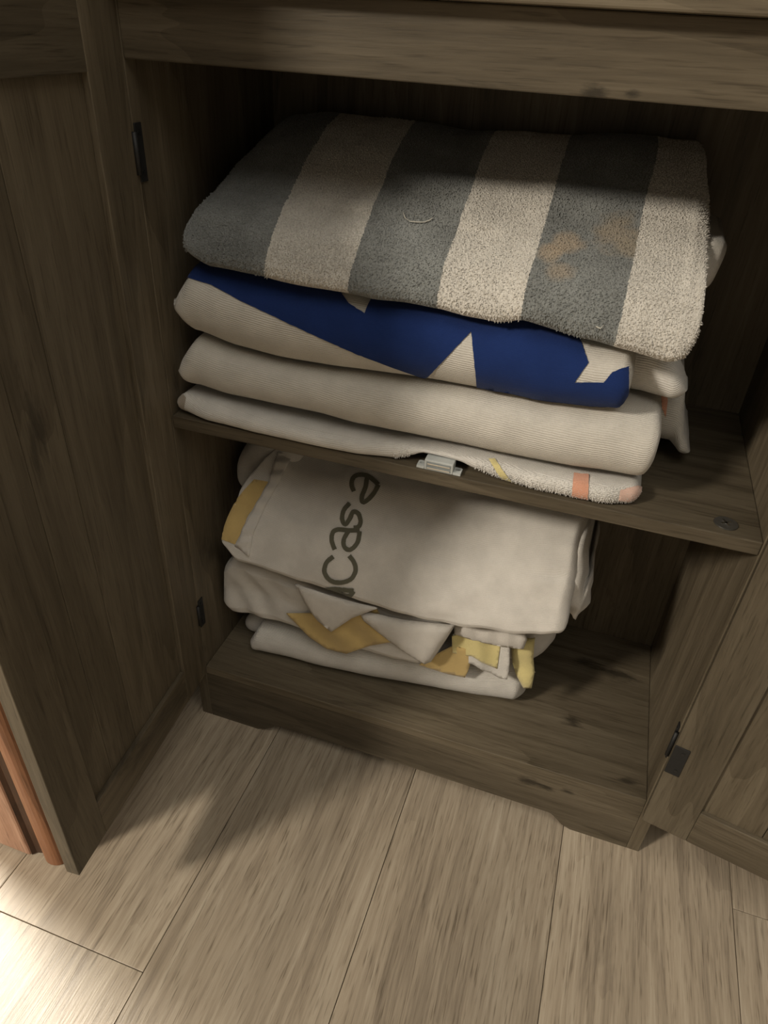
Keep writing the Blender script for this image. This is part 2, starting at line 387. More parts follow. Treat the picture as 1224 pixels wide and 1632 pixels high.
def screw(parent, x, y, z, axis):
    o = obj('screw_head', cyl(0.0022, 0.0008, 12), plain('dark_screw', (0.05, 0.05, 0.05), 0.3, 0.8), parent, loc=(x, y, z))
    o.rotation_euler = (0, math.pi/2, 0) if axis == 'x' else (math.pi/2, 0, 0)
def panel_leaf(x, sgn, z0, z1, y0, y1):
    ya, yb = y0, y1
    o = board('hinge_leaf', tuple(v for v in ((min(x, x+sgn*0.0016), max(x, x+sgn*0.0016), ya, yb, z0, z1))), BLACK, cab, 0.0005)
    for zz in (z0+0.009, z1-0.009): screw(o, sgn*0.0010, 0, zz-(z0+z1)/2, 'x')
    k = obj('hinge_knuckle', cyl(0.0028, (z1-z0)*0.72, 12), BLACK, o, True, loc=(sgn*0.0010, -(yb-ya)/2-0.0024, 0))
panel_leaf(0, 1, 0.851, 0.906, 0.0006, 0.0125)
panel_leaf(0, 1, 0.208, 0.262, 0.0006, 0.0135)
panel_leaf(WI, -1, 0.218, 0.282, 0.0006, 0.010)
panel_leaf(WI, -1, 0.851, 0.912, 0.0006, 0.010)
for z0 in (0.219, 0.853):
    o = board('hinge_leaf', (0.0, 0.0185, -0.0018, -0.0001, z0-ZD, z0+0.053-ZD), BLACK, dr, 0.0006)
    o.scale = (1, 1, 1)
    for zz in (-0.017, 0.017): screw(o, 0.003, -0.0009, zz, 'y')

# ------------------------------------------------------------------ towels
def lerp_curve(pts):
    pts = sorted(pts, key=lambda p: p[0])
    def f(x):
        if x <= pts[0][0]: return pts[0][1]
        for a, b in zip(pts, pts[1:]):
            if x <= b[0]:
                t = (x-a[0])/max(1e-9, b[0]-a[0]); t2 = t*t*(3-2*t)*0.35+t*0.65
                return a[1]+(b[1]-a[1])*t2
        return pts[-1][1]
    return f
def cast(pxs, Y):
    out = []
    for q in pxs:
        y = q[2] if len(q) > 2 else Y
        P = ony(q[0], q[1], y); out.append((P.x, P.z, y))
    return out

def slab(name, bottom, top, mat, parent, Yf, Yb, prof=None, wr=0.0016, wscale=14.0, nx=150, lend=0.02, rend=0.02, lpow=2.0, rpow=2.0, lcorner=0.02, rcorner=0.02, topf=None, seed=0.0, bumps=None, wrap_all=False, zmin=None, skew=(0.0, 0.0)):
    """a folded towel: a loft along x; bottom / top are lists of (x, z) of the front face, prof the front curve as (setback, fraction of height)"""
    zb, zt = lerp_curve([(p[0], p[1]) for p in bottom]), lerp_curve([(p[0], p[1]) for p in top])
    yfc = lerp_curve([(p[0], p[2]) for p in bottom]) if len(bottom[0]) > 2 else (lambda x: Yf)
    xl = min(p[0] for p in bottom+top); xr = max(p[0] for p in bottom+top)
    us = []
    for i in range(nx+1):
        t = i/nx; us.append(0.5-0.5*math.cos(math.pi*t) if True else t)
    us = [0.55*u+0.45*(i/nx) for i, u in enumerate(us)]
    if prof is None:
        prof = [(0.5-0.5*math.sin(a*math.pi/12), 0.5-0.5*math.cos(a*math.pi/12)) for a in range(0, 13)]
        prof = [(p[0]*2, p[1]) for p in prof]      # setback in units of half height
        unit = 'h'
    else: unit = 'm'
    bm = bmesh.new(); uvl = bm.loops.layers.uv.new('UVMap'); rings = []; uvs = []
    for u in us:
        x = xl+(xr-xl)*u
        b, t = zb(x), zt(x)
        dl_, dr_ = (x-xl)/lend if lend else 9, (xr-x)/rend if rend else 9
        k = 1.0
        if dl_ < 1: k = min(k, max(0.0, 1-(1-dl_)**lpow)**(1/lpow))
        if dr_ < 1: k = min(k, max(0.0, 1-(1-dr_)**rpow)**(1/rpow))
        k = max(k, 0.02)
        mid = (b+t)/2; ins = min((1-k)*(lend if dl_ < dr_ else rend), 0.49*(t-b)); b, t = b+ins, t-ins
        h = t-b
        yf = yfc(x)
        cl_, cr_ = (x-xl)/lcorner if lcorner else 9, (xr-x)/rcorner if rcorner else 9
        if cl_ < 1: yf += lcorner*0.9*(1-math.sqrt(max(0, 1-(1-cl_)**2)))
        if cr_ < 1: yf += rcorner*0.9*(1-math.sqrt(max(0, 1-(1-cr_)**2)))
        yb = Yb
        pr = []
        nb = 10
        sb0 = prof[0][0]*(h/2 if unit == 'h' else 1)
        for i in range(nb): pr.append((yb+(yf+sb0-yb)*i/nb, b))
        fine = []
        for (s1, f1), (s2, f2) in zip(prof, prof[1:]):
            n = max(2, int(math.hypot((s2-s1)*(h/2 if unit == 'h' else 1), (f2-f1)*h)/0.0035))
            n = min(n, 40)
            fine.append(n)
        # constant count so the loft closes: use counts from a nominal height
        pr2 = []
        for j, ((s1, f1), (s2, f2)) in enumerate(zip(prof, prof[1:])):
            n = NPROF[j % len(NPROF)] if unit == 'h' else 6
            for i in range(n):
                tt = i/n; s = s1+(s2-s1)*tt; f = f1+(f2-f1)*tt
                pr2.append((yf+s*(h/2 if unit == 'h' else 1), b+f*h))
        pr += pr2
        s, f = prof[-1]; yl = yf+s*(h/2 if unit == 'h' else 1); zl = b+f*h
        for i in range(nb+1):
            tt = i/nb; yy = yl+(yb-yl)*tt; pr.append((yy, (zl if topf is None else zl+(topf(x)-0)*tt*k)))
        pr.append((yb+0.006*k, (b+pr[-1][1])/2))
        ring = []; uvr = []; arc = 0; last = None
        for (y, z) in pr:
            if last: arc += math.hypot(y-last[0], z-last[1])
            last = (y, z)
            sk = skew[0]+(skew[1]-skew[0])*u
            P = Vector((x+sk*(y-yf), y, z))
            if wr:
                n1 = noise.noise(Vector((x*wscale+seed, y*wscale*0.8, z*wscale*1.4))); n2 = noise.noise(Vector((x*wscale*2.7+seed, y*wscale*2.2, z*wscale*3+5)))
                dd = wr*(n1+0.45*n2)*((0.0 if (z < b+0.1*h and y > yf+0.02) else 1.0) if wrap_all else max(0.0, 1-max(0, y-yf-0.012)/0.03))
                c = Vector((x, (yf+yb)/2, mid)); dv = Vector((0, -1 if y < yf+0.03 else 0, (z-mid)/max(h, 0.01)*1.3))
                if dv.length > 1e-6: P += dv.normalized()*dd
                P.x += wr*0.8*noise.noise(Vector((seed+3, y*wscale*1.6, z*wscale*1.6)))
            if bumps: P = bumps(P, x, y, z)
            if zmin is not None and P.z < zmin: P.z = zmin
            ring.append(bm.verts.new(P)); uvr.append((x, arc))
        rings.append(ring); uvs.append(uvr)
    n = len(rings[0])
    for i in range(len(rings)-1):
        for j in range(n):
            j2 = (j+1) % n
            f = bm.faces.new((rings[i][j], rings[i+1][j], rings[i+1][j2], rings[i][j2]))
            q = [uvs[i][j], uvs[i+1][j], uvs[i+1][j2], uvs[i][j2]]
            if j2 == 0: q[2] = (q[2][0], q[1][1]+0.01); q[3] = (q[3][0], q[0][1]+0.01)
            for l, c in zip(f.loops, q): l[uvl].uv = c
    for ring in (rings[0], rings[-1]):
        try: bm.faces.new(ring)
        except ValueError: pass
    bmesh.ops.recalc_face_normals(bm, faces=bm.faces)
    bmesh.ops.smooth_vert(bm, verts=bm.verts, factor=0.4, use_axis_x=True, use_axis_y=True, use_axis_z=True)
    bvh = BVHTree.FromBMesh(bm)
    o = obj(name, bm, mat, parent, True)
    return o, bvh
NPROF = [2]*12
def curtain(Y0, py0=0, slope=0.0, wave=None, px0=0, xs=0.0):
    """hanging cloth: an upright sheet near depth Y0, leaning back upwards"""
    def f(px, py):
        y = Y0+slope*(py0-py)+xs*(px-px0)+(wave(px, py) if wave else 0)
        return ony(px, py, y), Vector((0, -0.9, 0.43))
    return f

def hit(bvh, px, py):
    if callable(bvh): return bvh(px, py)
    d = ray(px, py).normalized(); P, n, i, dist = bvh.ray_cast(CAM, d)
    if P is None:
        for rr in range(1, 26):
            for k in range(12):
                d = ray(px+rr*math.cos(k*math.pi/6), py+rr*math.sin(k*math.pi/6)).normalized()
                P, n, i, dist = bvh.ray_cast(CAM, d)
                if P is not None: break
            if P is not None: break
    if P is None:
        return None
    if n.dot(d) > 0: n = -n
    return P, n

def inside(pt, poly):
    x, y = pt; c = False
    for (x1, y1), (x2, y2) in zip(poly, poly[1:]+poly[:1]):
        if (y1 > y) != (y2 > y) and x < (x2-x1)*(y-y1)/(y2-y1)+x1: c = not c
    return c
def dens(poly, step):
    out = []
    for (x1, y1), (x2, y2) in zip(poly, poly[1:]+poly[:1]):
        n = max(1, int(math.hypot(x2-x1, y2-y1)/step))
        out += [(x1+(x2-x1)*i/n, y1+(y2-y1)*i/n) for i in range(n)]
    return out
def sheet(name, polys, bvh, mat, parent, off=0.0007, thick=0.0, step=6.0, holes=(), edge_drop=0.0, jitter=0.0, puff=0.0, lift=None):
    """cloth print or flap laid on a towel: outlines given in photo pixels, dropped onto the towel's surface"""
    bm = bmesh.new(); uvl = bm.loops.layers.uv.new('UVMap')
    for poly in polys:
        dp = dens(poly, step*0.7)
        if jitter: dp = [(x+random.uniform(-jitter, jitter), y+random.uniform(-jitter, jitter)) for x, y in dp]
        hs = [dens(h, step*0.7) for h in holes]
        pts = [Vector(p) for p in dp]; edges = [(i, (i+1) % len(dp)) for i in range(len(dp))]
        for h in hs:
            b0 = len(pts); pts += [Vector(p) for p in h]; edges += [(b0+i, b0+(i+1) % len(h)) for i in range(len(h))]
        xs = [p[0] for p in dp]; ys = [p[1] for p in dp]
        def edist(p): return min((p[0]-q[0])**2+(p[1]-q[1])**2 for q in dp)
        y = min(ys)+step/2; r = 0
        while y < max(ys):
            x = min(xs)+(step/2 if r % 2 else 0)
            while x < max(xs):
                p = (x, y)
                if inside(p, poly) and not any(inside(p, h) for h in holes) and edist(p) > (step*0.45)**2 and all(min((p[0]-q[0])**2+(p[1]-q[1])**2 for q in h) > (step*0.45)**2 for h in hs): pts.append(Vector(p))
                x += step
            y += step*0.87; r += 1
        vs, es, fs, *_ = delaunay_2d_cdt(pts, edges, [], 0, 1e-6)
        bv = []
        for v in vs:
            hh = hit(bvh, v.x, v.y)
            if hh is None: bv.append(None); continue
            P, n = hh; o = off
            if edge_drop or puff:
                e = math.sqrt(edist((v.x, v.y))); k = min(1, e/(step*2.8)); o = off-edge_drop*(1-k)**2+puff*math.sqrt(max(0, 1-(1-k)**2))
            if lift: o += lift(v.x, v.y)
            q = bm.verts.new(P+n*o); bv.append((q, v))
        for f in fs:
            c = sum((vs[i] for i in f), Vector((0, 0)))/len(f)
            if not inside((c.x, c.y), poly) or any(inside((c.x, c.y), h) for h in holes): continue
            if any(bv[i] is None for i in f): continue
            co = [bv[i][0].co for i in f]
            if max((co[i]-co[i-1]).length for i in range(len(co))) > 0.05: continue
            face = bm.faces.new([bv[i][0] for i in f])
    bm.normal_update()
    for f in bm.faces:
        if f.normal.dot(f.calc_center_median()-CAM) > 0: f.normal_flip()
    for f in bm.faces:
        for l in f.loops: l[uvl].uv = (l.vert.co.x, l.vert.co.z*1.2+l.vert.co.y)
    loose = [v for v in bm.verts if not v.link_faces]; bmesh.ops.delete(bm, geom=loose, context='VERTS')
    if thick:
        th = abs(thick); bm.normal_update()
        fs0 = list(bm.faces); v0 = list(bm.verts); bd = [e for e in bm.edges if len(e.link_faces) == 1]
        back = {v: bm.verts.new(v.co-th*((v.normal if v.normal.length > 0.5 else Vector((0, -1, 0)))*0.5+Vector((0, -0.5, 0)))) for v in v0}
        for f in fs0:
            g = bm.faces.new([back[v] for v in reversed(f.verts)])
            for l in g.loops: l[uvl].uv = (l.vert.co.x, l.vert.co.z*1.2+l.vert.co.y)
        for e in bd:
            a, c = e.verts
            bm.faces.new((a, c, back[c], back[a]))
        bmesh.ops.recalc_face_normals(bm, faces=bm.faces)
    b2 = BVHTree.FromBMesh(bm)
    o = obj(name, bm, mat, parent, True)
    return o, b2

def child(o, root): o.parent = root; o.matrix_parent_inverse = Matrix.Translation(-root.location)
def pile(src, root, mat, spacing, length, keep, seed=1):
    """terry loops standing up from the cloth, one mesh for the whole towel"""
    rnd = random.Random(seed); me = src.data; V = []; F = []
    for p in me.polygons:
        c = p.center; n = p.normal
        if not keep(c, n): continue
        cnt = p.area/(spacing*spacing); k = int(cnt)+(1 if rnd.random() < cnt-int(cnt) else 0)
        vs = [me.vertices[i].co for i in p.vertices]
        if len(vs) != 4: continue
        for _ in range(k):
            a, b_ = rnd.random(), rnd.random()
            P = (vs[0]*(1-a)+vs[1]*a)*(1-b_)+(vs[3]*(1-a)+vs[2]*a)*b_
            t = n.orthogonal().normalized(); t = (Matrix.Rotation(rnd.uniform(0, 6.28), 3, n) @ t); w_ = n.cross(t)
            r = spacing*0.42; tip = P+n*length*rnd.uniform(0.7, 1.2)+(t*rnd.uniform(-0.5, 0.5)+w_*rnd.uniform(-0.5, 0.5)+Vector((0, 0, -0.35)))*length
            i0 = len(V)
            V += [P+t*r-n*0.0003, P-t*r*0.5+w_*r*0.87-n*0.0003, P-t*r*0.5-w_*r*0.87-n*0.0003, tip+t*r*0.35, tip-t*r*0.2+w_*r*0.3, tip-t*r*0.2-w_*r*0.3]
            F += [(i0, i0+1, i0+4, i0+3), (i0+1, i0+2, i0+5, i0+4), (i0+2, i0, i0+3, i0+5), (i0+3, i0+4, i0+5)]
    m = bpy.data.meshes.new('terry_pile'); m.from_pydata([tuple(v) for v in V], [], F); m.materials.append(mat)
    for p in m.polygons: p.use_smooth = True
    o = bpy.data.objects.new('terry_pile', m); COL.objects.link(o); child(o, root); o['kind'] = 'stuff'
    return o
CREAM = (0.61, 0.578, 0.52); GREY = (0.205, 0.213, 0.205)
T_BEIGE = terry('beige_terry', CREAM, 'rib')
T_WHITE = terry('white_terry', (0.68, 0.655, 0.61), 'rib')
T_SOFT = terry('white_velour', (0.635, 0.605, 0.56), 'soft', amt=0.7)
T_BLUE = terry('navy_blue_terry', (0.012, 0.030, 0.125), 'soft', amt=0.6, sheen=0.08)
T_YEL = terry('mustard_yellow_cotton', (0.56, 0.41, 0.17), 'soft', amt=0.5)
T_YEL2 = terry('pale_yellow_print', (0.66, 0.57, 0.26), 'rib', amt=0.6)
T_COR = terry('coral_print', (0.66, 0.33, 0.22), 'rib', amt=0.6)
T_GRN = terry('dark_olive_grey_print', (0.13, 0.125, 0.09), 'soft', amt=0.7)
T_BAND = terry('brownish_grey_hem', (0.36, 0.31, 0.25), 'soft', amt=0.8)
T_THREAD = plain('pale_thread', (0.5, 0.48, 0.42), 0.9)

# --- striped towel, top of the upper stack
A_ = [(293,408),(330,432),(400,445),(470,462),(550,475),(590,485),(640,490),(700,500),(745,514),(790,522),(830,519),(880,535),(940,550),(1000,568),(1060,588),(1083,585)]
tw1 = empty('striped_towel', (0.3, 0.14, 0.755)); tag(tw1, 'thick folded towel with wide grey and cream stripes, topmost of the upper stack', 'towel', 'folded towels on the shelf')
b1 = cast(A_, 0.004)
b1 = [(0.033, 0.780, 0.008)] + [(p[0], p[1]+0.0015, 0.004) for p in b1[1:]] + [(0.578, 0.762, 0.004)]
t1 = [(0.033, 0.880), (0.06, 0.896), (0.10, 0.901), (0.20, 0.902), (0.30, 0.899), (0.40, 0.903), (0.50, 0.910), (0.565, 0.911), (0.578, 0.905)]
prof1 = [(0.016, 0.0), (0.006, 0.02), (0.001, 0.06), (0.002, 0.12), (0.010, 0.20), (0.026, 0.31), (0.055, 0.43), (0.09, 0.555), (0.13, 0.69), (0.165, 0.80), (0.20, 0.895), (0.232, 0.965), (0.265, 1.0)]
o1, bv1 = slab('folded_cloth', b1, t1, T_BEIGE, None, 0.0, 0.285, prof=prof1, wr=0.0035, wscale=11, lend=0.014, rend=0.014, lpow=2.2, rpow=2.4, lcorner=0.010, rcorner=0.02, seed=1.3, skew=(-0.02, -0.07), wrap_all=True)
child(o1, tw1)
st_ = [(tuple(hit(bv1, q[0], q[1])[0]), q[2], q[3]) for q in ((905, 388, 0.020, (0.36, 0.29, 0.21)), (878, 402, 0.016, (0.36, 0.29, 0.21)), (982, 368, 0.030, (0.30, 0.25, 0.185)), (893, 432, 0.016, (0.31, 0.26, 0.20)), (1000, 395, 0.018, (0.28, 0.24, 0.18)))]
M1 = terry('striped_terry', CREAM, 'loop', stripes=(GREY, [(-1, 0.137), (0.233, 0.328), (0.414, 0.506)]), dirt=0.14, stains=st_)
o1.data.materials[0] = M1
M1P = terry('striped_terry_pile', CREAM, 'flat', stripes=(GREY, [(-1, 0.137), (0.233, 0.328), (0.414, 0.506)]), dirt=0.14, stains=st_)
pile(o1, tw1, M1P, 0.0025, 0.0019, lambda c, n: c.y < 0.27 and n.z > -0.6)
b = [(0.50, 0.785, 0.10), (0.578, 0.783, 0.10), (0.588, 0.795, 0.105), (0.595, 0.815, 0.12)]; t = [(0.50, 0.83), (0.575, 0.842), (0.595, 0.836)]
o, _ = slab('back_fold', b, t, T_BEIGE, None, 0.10, 0.27, wr=0.002, nx=40, seed=4, rend=0.006); child(o, tw1)
def thread(pxs, root, bvh, r=0.0006):
    P = []
    for i, q in enumerate(pxs):
        hh = hit(bvh, *q)
        if hh: P.append(hh[0]+hh[1]*(0.0012+0.0015*abs(math.sin(i*0.7))))
    o = obj('loose_thread', tube(P, r), T_THREAD, None, True); child(o, root)
thread([(643,340),(646,350),(654,356),(665,357),(676,356),(685,353),(690,350)], tw1, bv1)
thread([(762,388),(766,393),(771,396)], tw1, bv1); thread([(950,520),(957,523),(962,519)], tw1, bv1)

# --- navy star towel
B_ = [(270,478),(278,515),(300,543),(360,570),(430,588),(520,603),(600,613),(660,622),(750,637),(850,657),(930,664),(985,664),(997,650)]
tw2 = empty('star_towel', (0.27, 0.14, 0.67)); tag(tw2, 'folded cream towel with navy blue star print, under the striped towel', 'towel', 'folded towels on the shelf')
YS = 0.004
b2 = cast(B_, YS); b2 = [(x, z+0.0008, y) for x, z, y in b2]
t2 = [(p[0], p[1]-0.0028) for p in cast([(270,478),(276,455),(293,425)]+A_[1:-2], YS)] + [(b2[-1][0], 0.738)]
o2, bv2 = slab('folded_cloth', b2, t2, T_BEIGE, None, YS, 0.28, wr=0.002, wscale=9, lend=0.026, rend=0.008, lcorner=0.012, rcorner=0.012, seed=7.7); child(o2, tw2)
blue = [(262,425),(294,441),(338,455),(383,479),(436,504),(505,536),(567,563),(632,587),(679,603),(751,529),(762,633),(790,644),(813,650),(870,662),(930,669),(985,669),(996,660),(1001,640),(1001,590),(997,586),(976,593),(962,609),(916,609),(938,578),(926,545),(980,560),(1003,568),(1003,545),(880,510),(745,490),(590,462),(586,487),(581,500),(560,486),(545,470),(400,430),(300,410)]
blue = [(262,425),(294,441),(338,455),(383,479),(436,504),(505,536),(567,563),(632,587),(679,603),(751,529),(762,633),(790,644),(813,650),(870,662),(930,669),(985,669),(996,660),(1001,640),(1001,584),(976,593),(962,609),(916,609),(938,578),(924,540),(880,505),(745,485),(600,462),(586,487),(581,500),(556,484),(535,455),(400,420),(300,405)]
o, _ = sheet('star_print', [blue], bv2, T_BLUE, None, 0.0013, step=7, jitter=0.35); child(o, tw2)
b = [(0.50, 0.688, 0.055), (0.575, 0.690, 0.055), (0.592, 0.694, 0.06)]; t = [(0.50, 0.735), (0.545, 0.742), (0.568, 0.730), (0.592, 0.704)]
o, _ = slab('inner_fold', b, t, T_WHITE, None, 0.055, 0.112, wr=0.002, nx=40, seed=2, rend=0.012); child(o, tw2)

# --- plain beige towel
C_ = [(279,592),(290,620),(350,640),(430,655),(500,672),(560,690),(640,705),(700,718),(800,740),(900,760),(1000,776),(1022,778),(1034,768)]
tw3 = empty('plain_towel', (0.28, 0.14, 0.6)); tag(tw3, 'plain beige ribbed towel folded below the navy star towel', 'towel', 'folded towels on the shelf')
b3 = [(x, max(z, 0.599)+0.0005, y) for x, z, y in cast(C_, 0.006)]
t3 = [(p[0], p[1]-0.0005) for p in cast([(279,592),(284,565),(300,545)]+B_[3:-1], 0.006)] + [(b3[-1][0]-0.004, 0.680), (b3[-1][0], 0.677)]
o3, bv3 = slab('folded_cloth', b3, t3, T_BEIGE, None, 0.006, 0.275, wr=0.002, wscale=9, lend=0.024, rend=0.012, lcorner=0.012, rcorner=0.012, seed=3.1); child(o3, tw3)
b = [(0.545, 0.603, 0.122), (0.60, 0.602, 0.122), (0.625, 0.592, 0.122)]; t = [(0.545, 0.675), (0.598, 0.675), (0.606, 0.645), (0.611, 0.620), (0.625, 0.603)]
o, bvf = slab('inner_fold', b, t, T_BEIGE, None, 0.122, 0.255, wr=0.002, nx=40, seed=5, rend=0.014); child(o, tw3)
o, _ = sheet('coral_edge', [[(1053,617),(1062,610),(1064,640),(1061,665),(1055,650)]], bvf, T_COR, None, 0.0008, step=4); child(o, tw3)

# --- white printed towel on the shelf
tw4 = empty('printed_towel', (0.28, 0.14, Z2)); tag(tw4, 'thin white towel with coral and yellow print, lowest on the shelf', 'towel', 'folded towels on the shelf')
ZS = Z2+0.0006
b4 = [(0.002, 0.588, 0.010), (0.008, 0.583, 0.006), (0.05, ZS, -0.002), (0.119, ZS, -0.006), (0.184, ZS, -0.006), (0.247, ZS, -0.004), (0.295, ZS, 0.006), (0.315, 0.587, 0.010), (0.325, 0.5935, 0.012), (0.349, 0.594, 0.012), (0.373, 0.5925, 0.012), (0.385, 0.587, 0.012), (0.42, ZS, 0.010), (0.459, ZS, 0.004), (0.535, ZS, 0.004), (0.56, ZS, 0.014), (0.572, ZS+0.004, 0.02)]
t4 = [(0.002, 0.603), (0.010, 0.606), (0.04, 0.603), (0.1, 0.601), (0.2, 0.598), (0.3, 0.598), (0.349, 0.5985), (0.4, 0.598), (0.5, 0.598), (0.56, 0.601), (0.572, 0.600)]
o4, bv4 = slab('folded_cloth', b4, t4, T_WHITE, None, 0.0, 0.27, wr=0.0008, wscale=16, lend=0.014, rend=0.010, lcorner=0.006, rcorner=0.012, seed=9.0, zmin=ZS); child(o4, tw4)
pile(o4, tw4, terry('white_terry_pile', (0.68, 0.655, 0.61), 'flat'), 0.0019, 0.0016, lambda c, n: c.y < 0.03 and n.y < -0.2 and n.z > -0.75 and c.z > Z2+0.0035 and c.x > 0.29 and not 0.312 < c.x < 0.388, 3)
o, _ = sheet('yellow_line', [[(778,732),(788,732),(800,748),(812,762),(830,778),(822,783),(806,770),(792,752)]], bv4, T_YEL2, None, 0.0014, step=4, jitter=0.5); child(o, tw4)
o, _ = sheet('coral_patch', [[(914,755),(938,757),(937,800),(911,797)]], bv4, T_COR, None, 0.0014, step=4, jitter=0.6); child(o, tw4)
o, _ = sheet('coral_patch', [[(988,782),(1010,776),(1028,774),(1026,790),(1012,800),(985,797)]], bv4, terry('pale_coral_print', (0.66, 0.45, 0.37), 'rib', amt=0.6), None, 0.0014, step=4, jitter=0.8); child(o, tw4)
o, _ = sheet('grey_hem', [[(270,622),(286,622),(297,634),(294,650),(300,662),(284,658),(272,645)]], bv4, T_BAND, None, 0.0008, step=4); child(o, tw4)

# ------------------------------------------------------------------ lower stack
ZB = Z1+0.0006
# bottom white towel
tw8 = empty('white_towel', (0.28, 0.16, Z1)); tag(tw8, 'plain white towel folded at the bottom of the lower stack', 'towel', 'folded towels on the cabinet bottom')
b8 = [(0.052, ZB+0.012, 0.050), (0.06, ZB, 0.047), (0.15, ZB, 0.050), (0.234, ZB, 0.056), (0.377, ZB, 0.072), (0.49, ZB, 0.092), (0.506, ZB+0.004, 0.102)]
t8 = [(0.052, 0.155), (0.07, 0.178), (0.15, 0.182), (0.25, 0.186), (0.35, 0.192), (0.45, 0.196), (0.495, 0.195), (0.506, 0.185)]
o8, bv8 = slab('folded_cloth', b8, t8, T_WHITE, None, 0.05, 0.295, wr=0.002, wscale=9, lend=0.018, rend=0.014, lcorner=0.015, rcorner=0.02, seed=11, zmin=ZB); child(o8, tw8)
b = [(0.022, ZB+0.004, 0.085), (0.05, ZB, 0.085), (0.15, ZB, 0.085)]; t = [(0.022, 0.158), (0.05, 0.176), (0.15, 0.177)]
o, _ = slab('inner_fold', b, t, T_WHITE, None, 0.085, 0.285, wr=0.0015, nx=40, seed=17, lend=0.018, rend=0.01, lcorner=0.02, zmin=ZB); child(o, tw8)

# crumpled towel with yellow lining in the middle
tw6 = empty('crumpled_towel', (0.22, 0.15, 0.2)); tag(tw6, 'crumpled white towel with mustard lining and folded corner, middle of the lower stack', 'towel', 'folded towels on the cabinet bottom')
P5 = [(350,862),(375,885),(430,905),(470,920),(520,935),(570,955),(640,975),(720,990),(800,1002),(860,1008),(884,1006)]
b6 = [(x, max(z, 0.1985), y) for x, z, y in cast([(348,930),(352,966),(372,980),(412,988),(465,1003),(510,1022),(560,1040),(620,1054),(665,1062),(688,1052),(706,1030)], 0.050)]
t6 = [(p[0], p[1]-0.014) for p in cast([(348,930),(352,895),(366,880)]+P5[2:8], 0.050)]
t6[-1] = (b6[-1][0], t6[-1][1])
prof6 = [(0.014, 0.0), (0.004, 0.05), (0.0, 0.15), (0.002, 0.3), (0.006, 0.5), (0.004, 0.7), (0.004, 0.85), (0.012, 0.95), (0.022, 1.0)]
def bmp6(P, x, y, z):
    if y < 0.10:
        P = P.copy(); P.y += 0.0024*math.sin(x*130+z*90)*math.exp(-((x-0.07)/0.045)**2)
    return P
o6, bv6 = slab('folded_cloth', b6, t6, T_SOFT, None, 0.05, 0.28, prof=prof6, wr=0.004, wscale=13, lend=0.012, rend=0.012, lcorner=0.02, rcorner=0.03, seed=21, bumps=bmp6); child(o6, tw6)
yel = [(456,978),(500,978),(540,995),(575,965),(600,972),(632,1022),(590,1029),(552,1042),(520,1034),(492,1015)]
o, _ = sheet('mustard_lining', [yel], curtain(0.046, 1000, 0.00002, lambda x, y: 0.0025*math.sin((x-y)*0.11)), T_YEL, None, 0.0, step=6, thick=-0.002); child(o, tw6)
ed = lambda x, y: 0.003*math.sin(x*0.06+y*0.02)
fr = [(570,974),(640,988),(724,998),(722,1002),(712,1018),(696,1042),(686,1056),(676,1060),(662,1052),(640,1038),(608,1014),(578,990)]
o, _ = sheet('front_fold', [fr], curtain(0.0415, 1000, 0.00004, ed, 640, 0.00003), T_SOFT, None, 0.0, step=6, thick=-0.005, edge_drop=0.003, puff=0.006); child(o, tw6)
fl_ = [(469,932),(520,949),(600,971),(594,973),(560,986),(527,1008),(505,990),(486,965),(473,938)]
o, _ = sheet('corner_flap', [fl_], curtain(0.034, 970, 0.00003, ed), T_SOFT, None, 0.0, step=7, thick=-0.003, edge_drop=0.002, puff=0.002); child(o, tw6)
b = [(0.020, 0.200, 0.07), (0.045, 0.197, 0.068), (0.10, 0.197, 0.066), (0.2, 0.197, 0.068)]; t = [(0.020, 0.222), (0.045, 0.238), (0.08, 0.228), (0.12, 0.205), (0.2, 0.2)]
o, _ = slab('under_fold', b, t, T_SOFT, None, 0.07, 0.27, wr=0.002, nx=50, seed=14); child(o, tw6)

# yellow-hemmed cloth at the right of the lower stack
tw7 = empty('hemmed_towel', (0.46, 0.17, 0.2)); tag(tw7, 'white cloth with yellow hem bunched at the right of the lower stack', 'towel', 'folded towels on the cabinet bottom')
b7 = [(0.396, 0.200, 0.082), (0.42, 0.198, 0.08), (0.45, 0.199, 0.084), (0.50, 0.199, 0.095), (0.530, 0.205, 0.115)]
t7 = [(0.396, 0.295), (0.41, 0.306), (0.45, 0.312), (0.50, 0.318), (0.530, 0.30)]
o7, bv7 = slab('folded_cloth', b7, t7, T_SOFT, None, 0.085, 0.27, wr=0.004, wscale=16, lend=0.01, rend=0.02, lcorner=0.01, rcorner=0.04, seed=31); child(o7, tw7)
o, _ = sheet('yellow_lining', [[(668,1060),(690,1046),(722,1030),(750,1036),(750,1056),(746,1070),(741,1080),(712,1074)]], curtain(0.064, 1060, 0.00004, None, 700, 0.0001), T_YEL, None, 0.0, step=6, thick=-0.003); child(o, tw7)
o, _ = sheet('white_fold', [[(722,990),(780,998),(836,1008),(840,1020),(834,1036),(800,1032),(760,1024),(724,1012)]], curtain(0.063, 1010, 0.00006, lambda x, y: 0.0012*math.sin(x*0.2)), T_SOFT, None, 0.0, step=5, thick=-0.006, edge_drop=0.003, puff=0.005); child(o, tw7)
wv = lambda x, y: 0.0035*math.sin(x*0.13)
o, _ = sheet('hem_fold', [[(722,1012),(740,1008),(775,1018),(812,1028),(812,1058),(808,1083),(796,1081),(782,1073),(768,1068),(752,1058),(733,1056),(724,1046)]], curtain(0.068, 1050, 0.00004, wv), T_WHITE, None, 0.0, step=5, thick=-0.003); child(o, tw7)
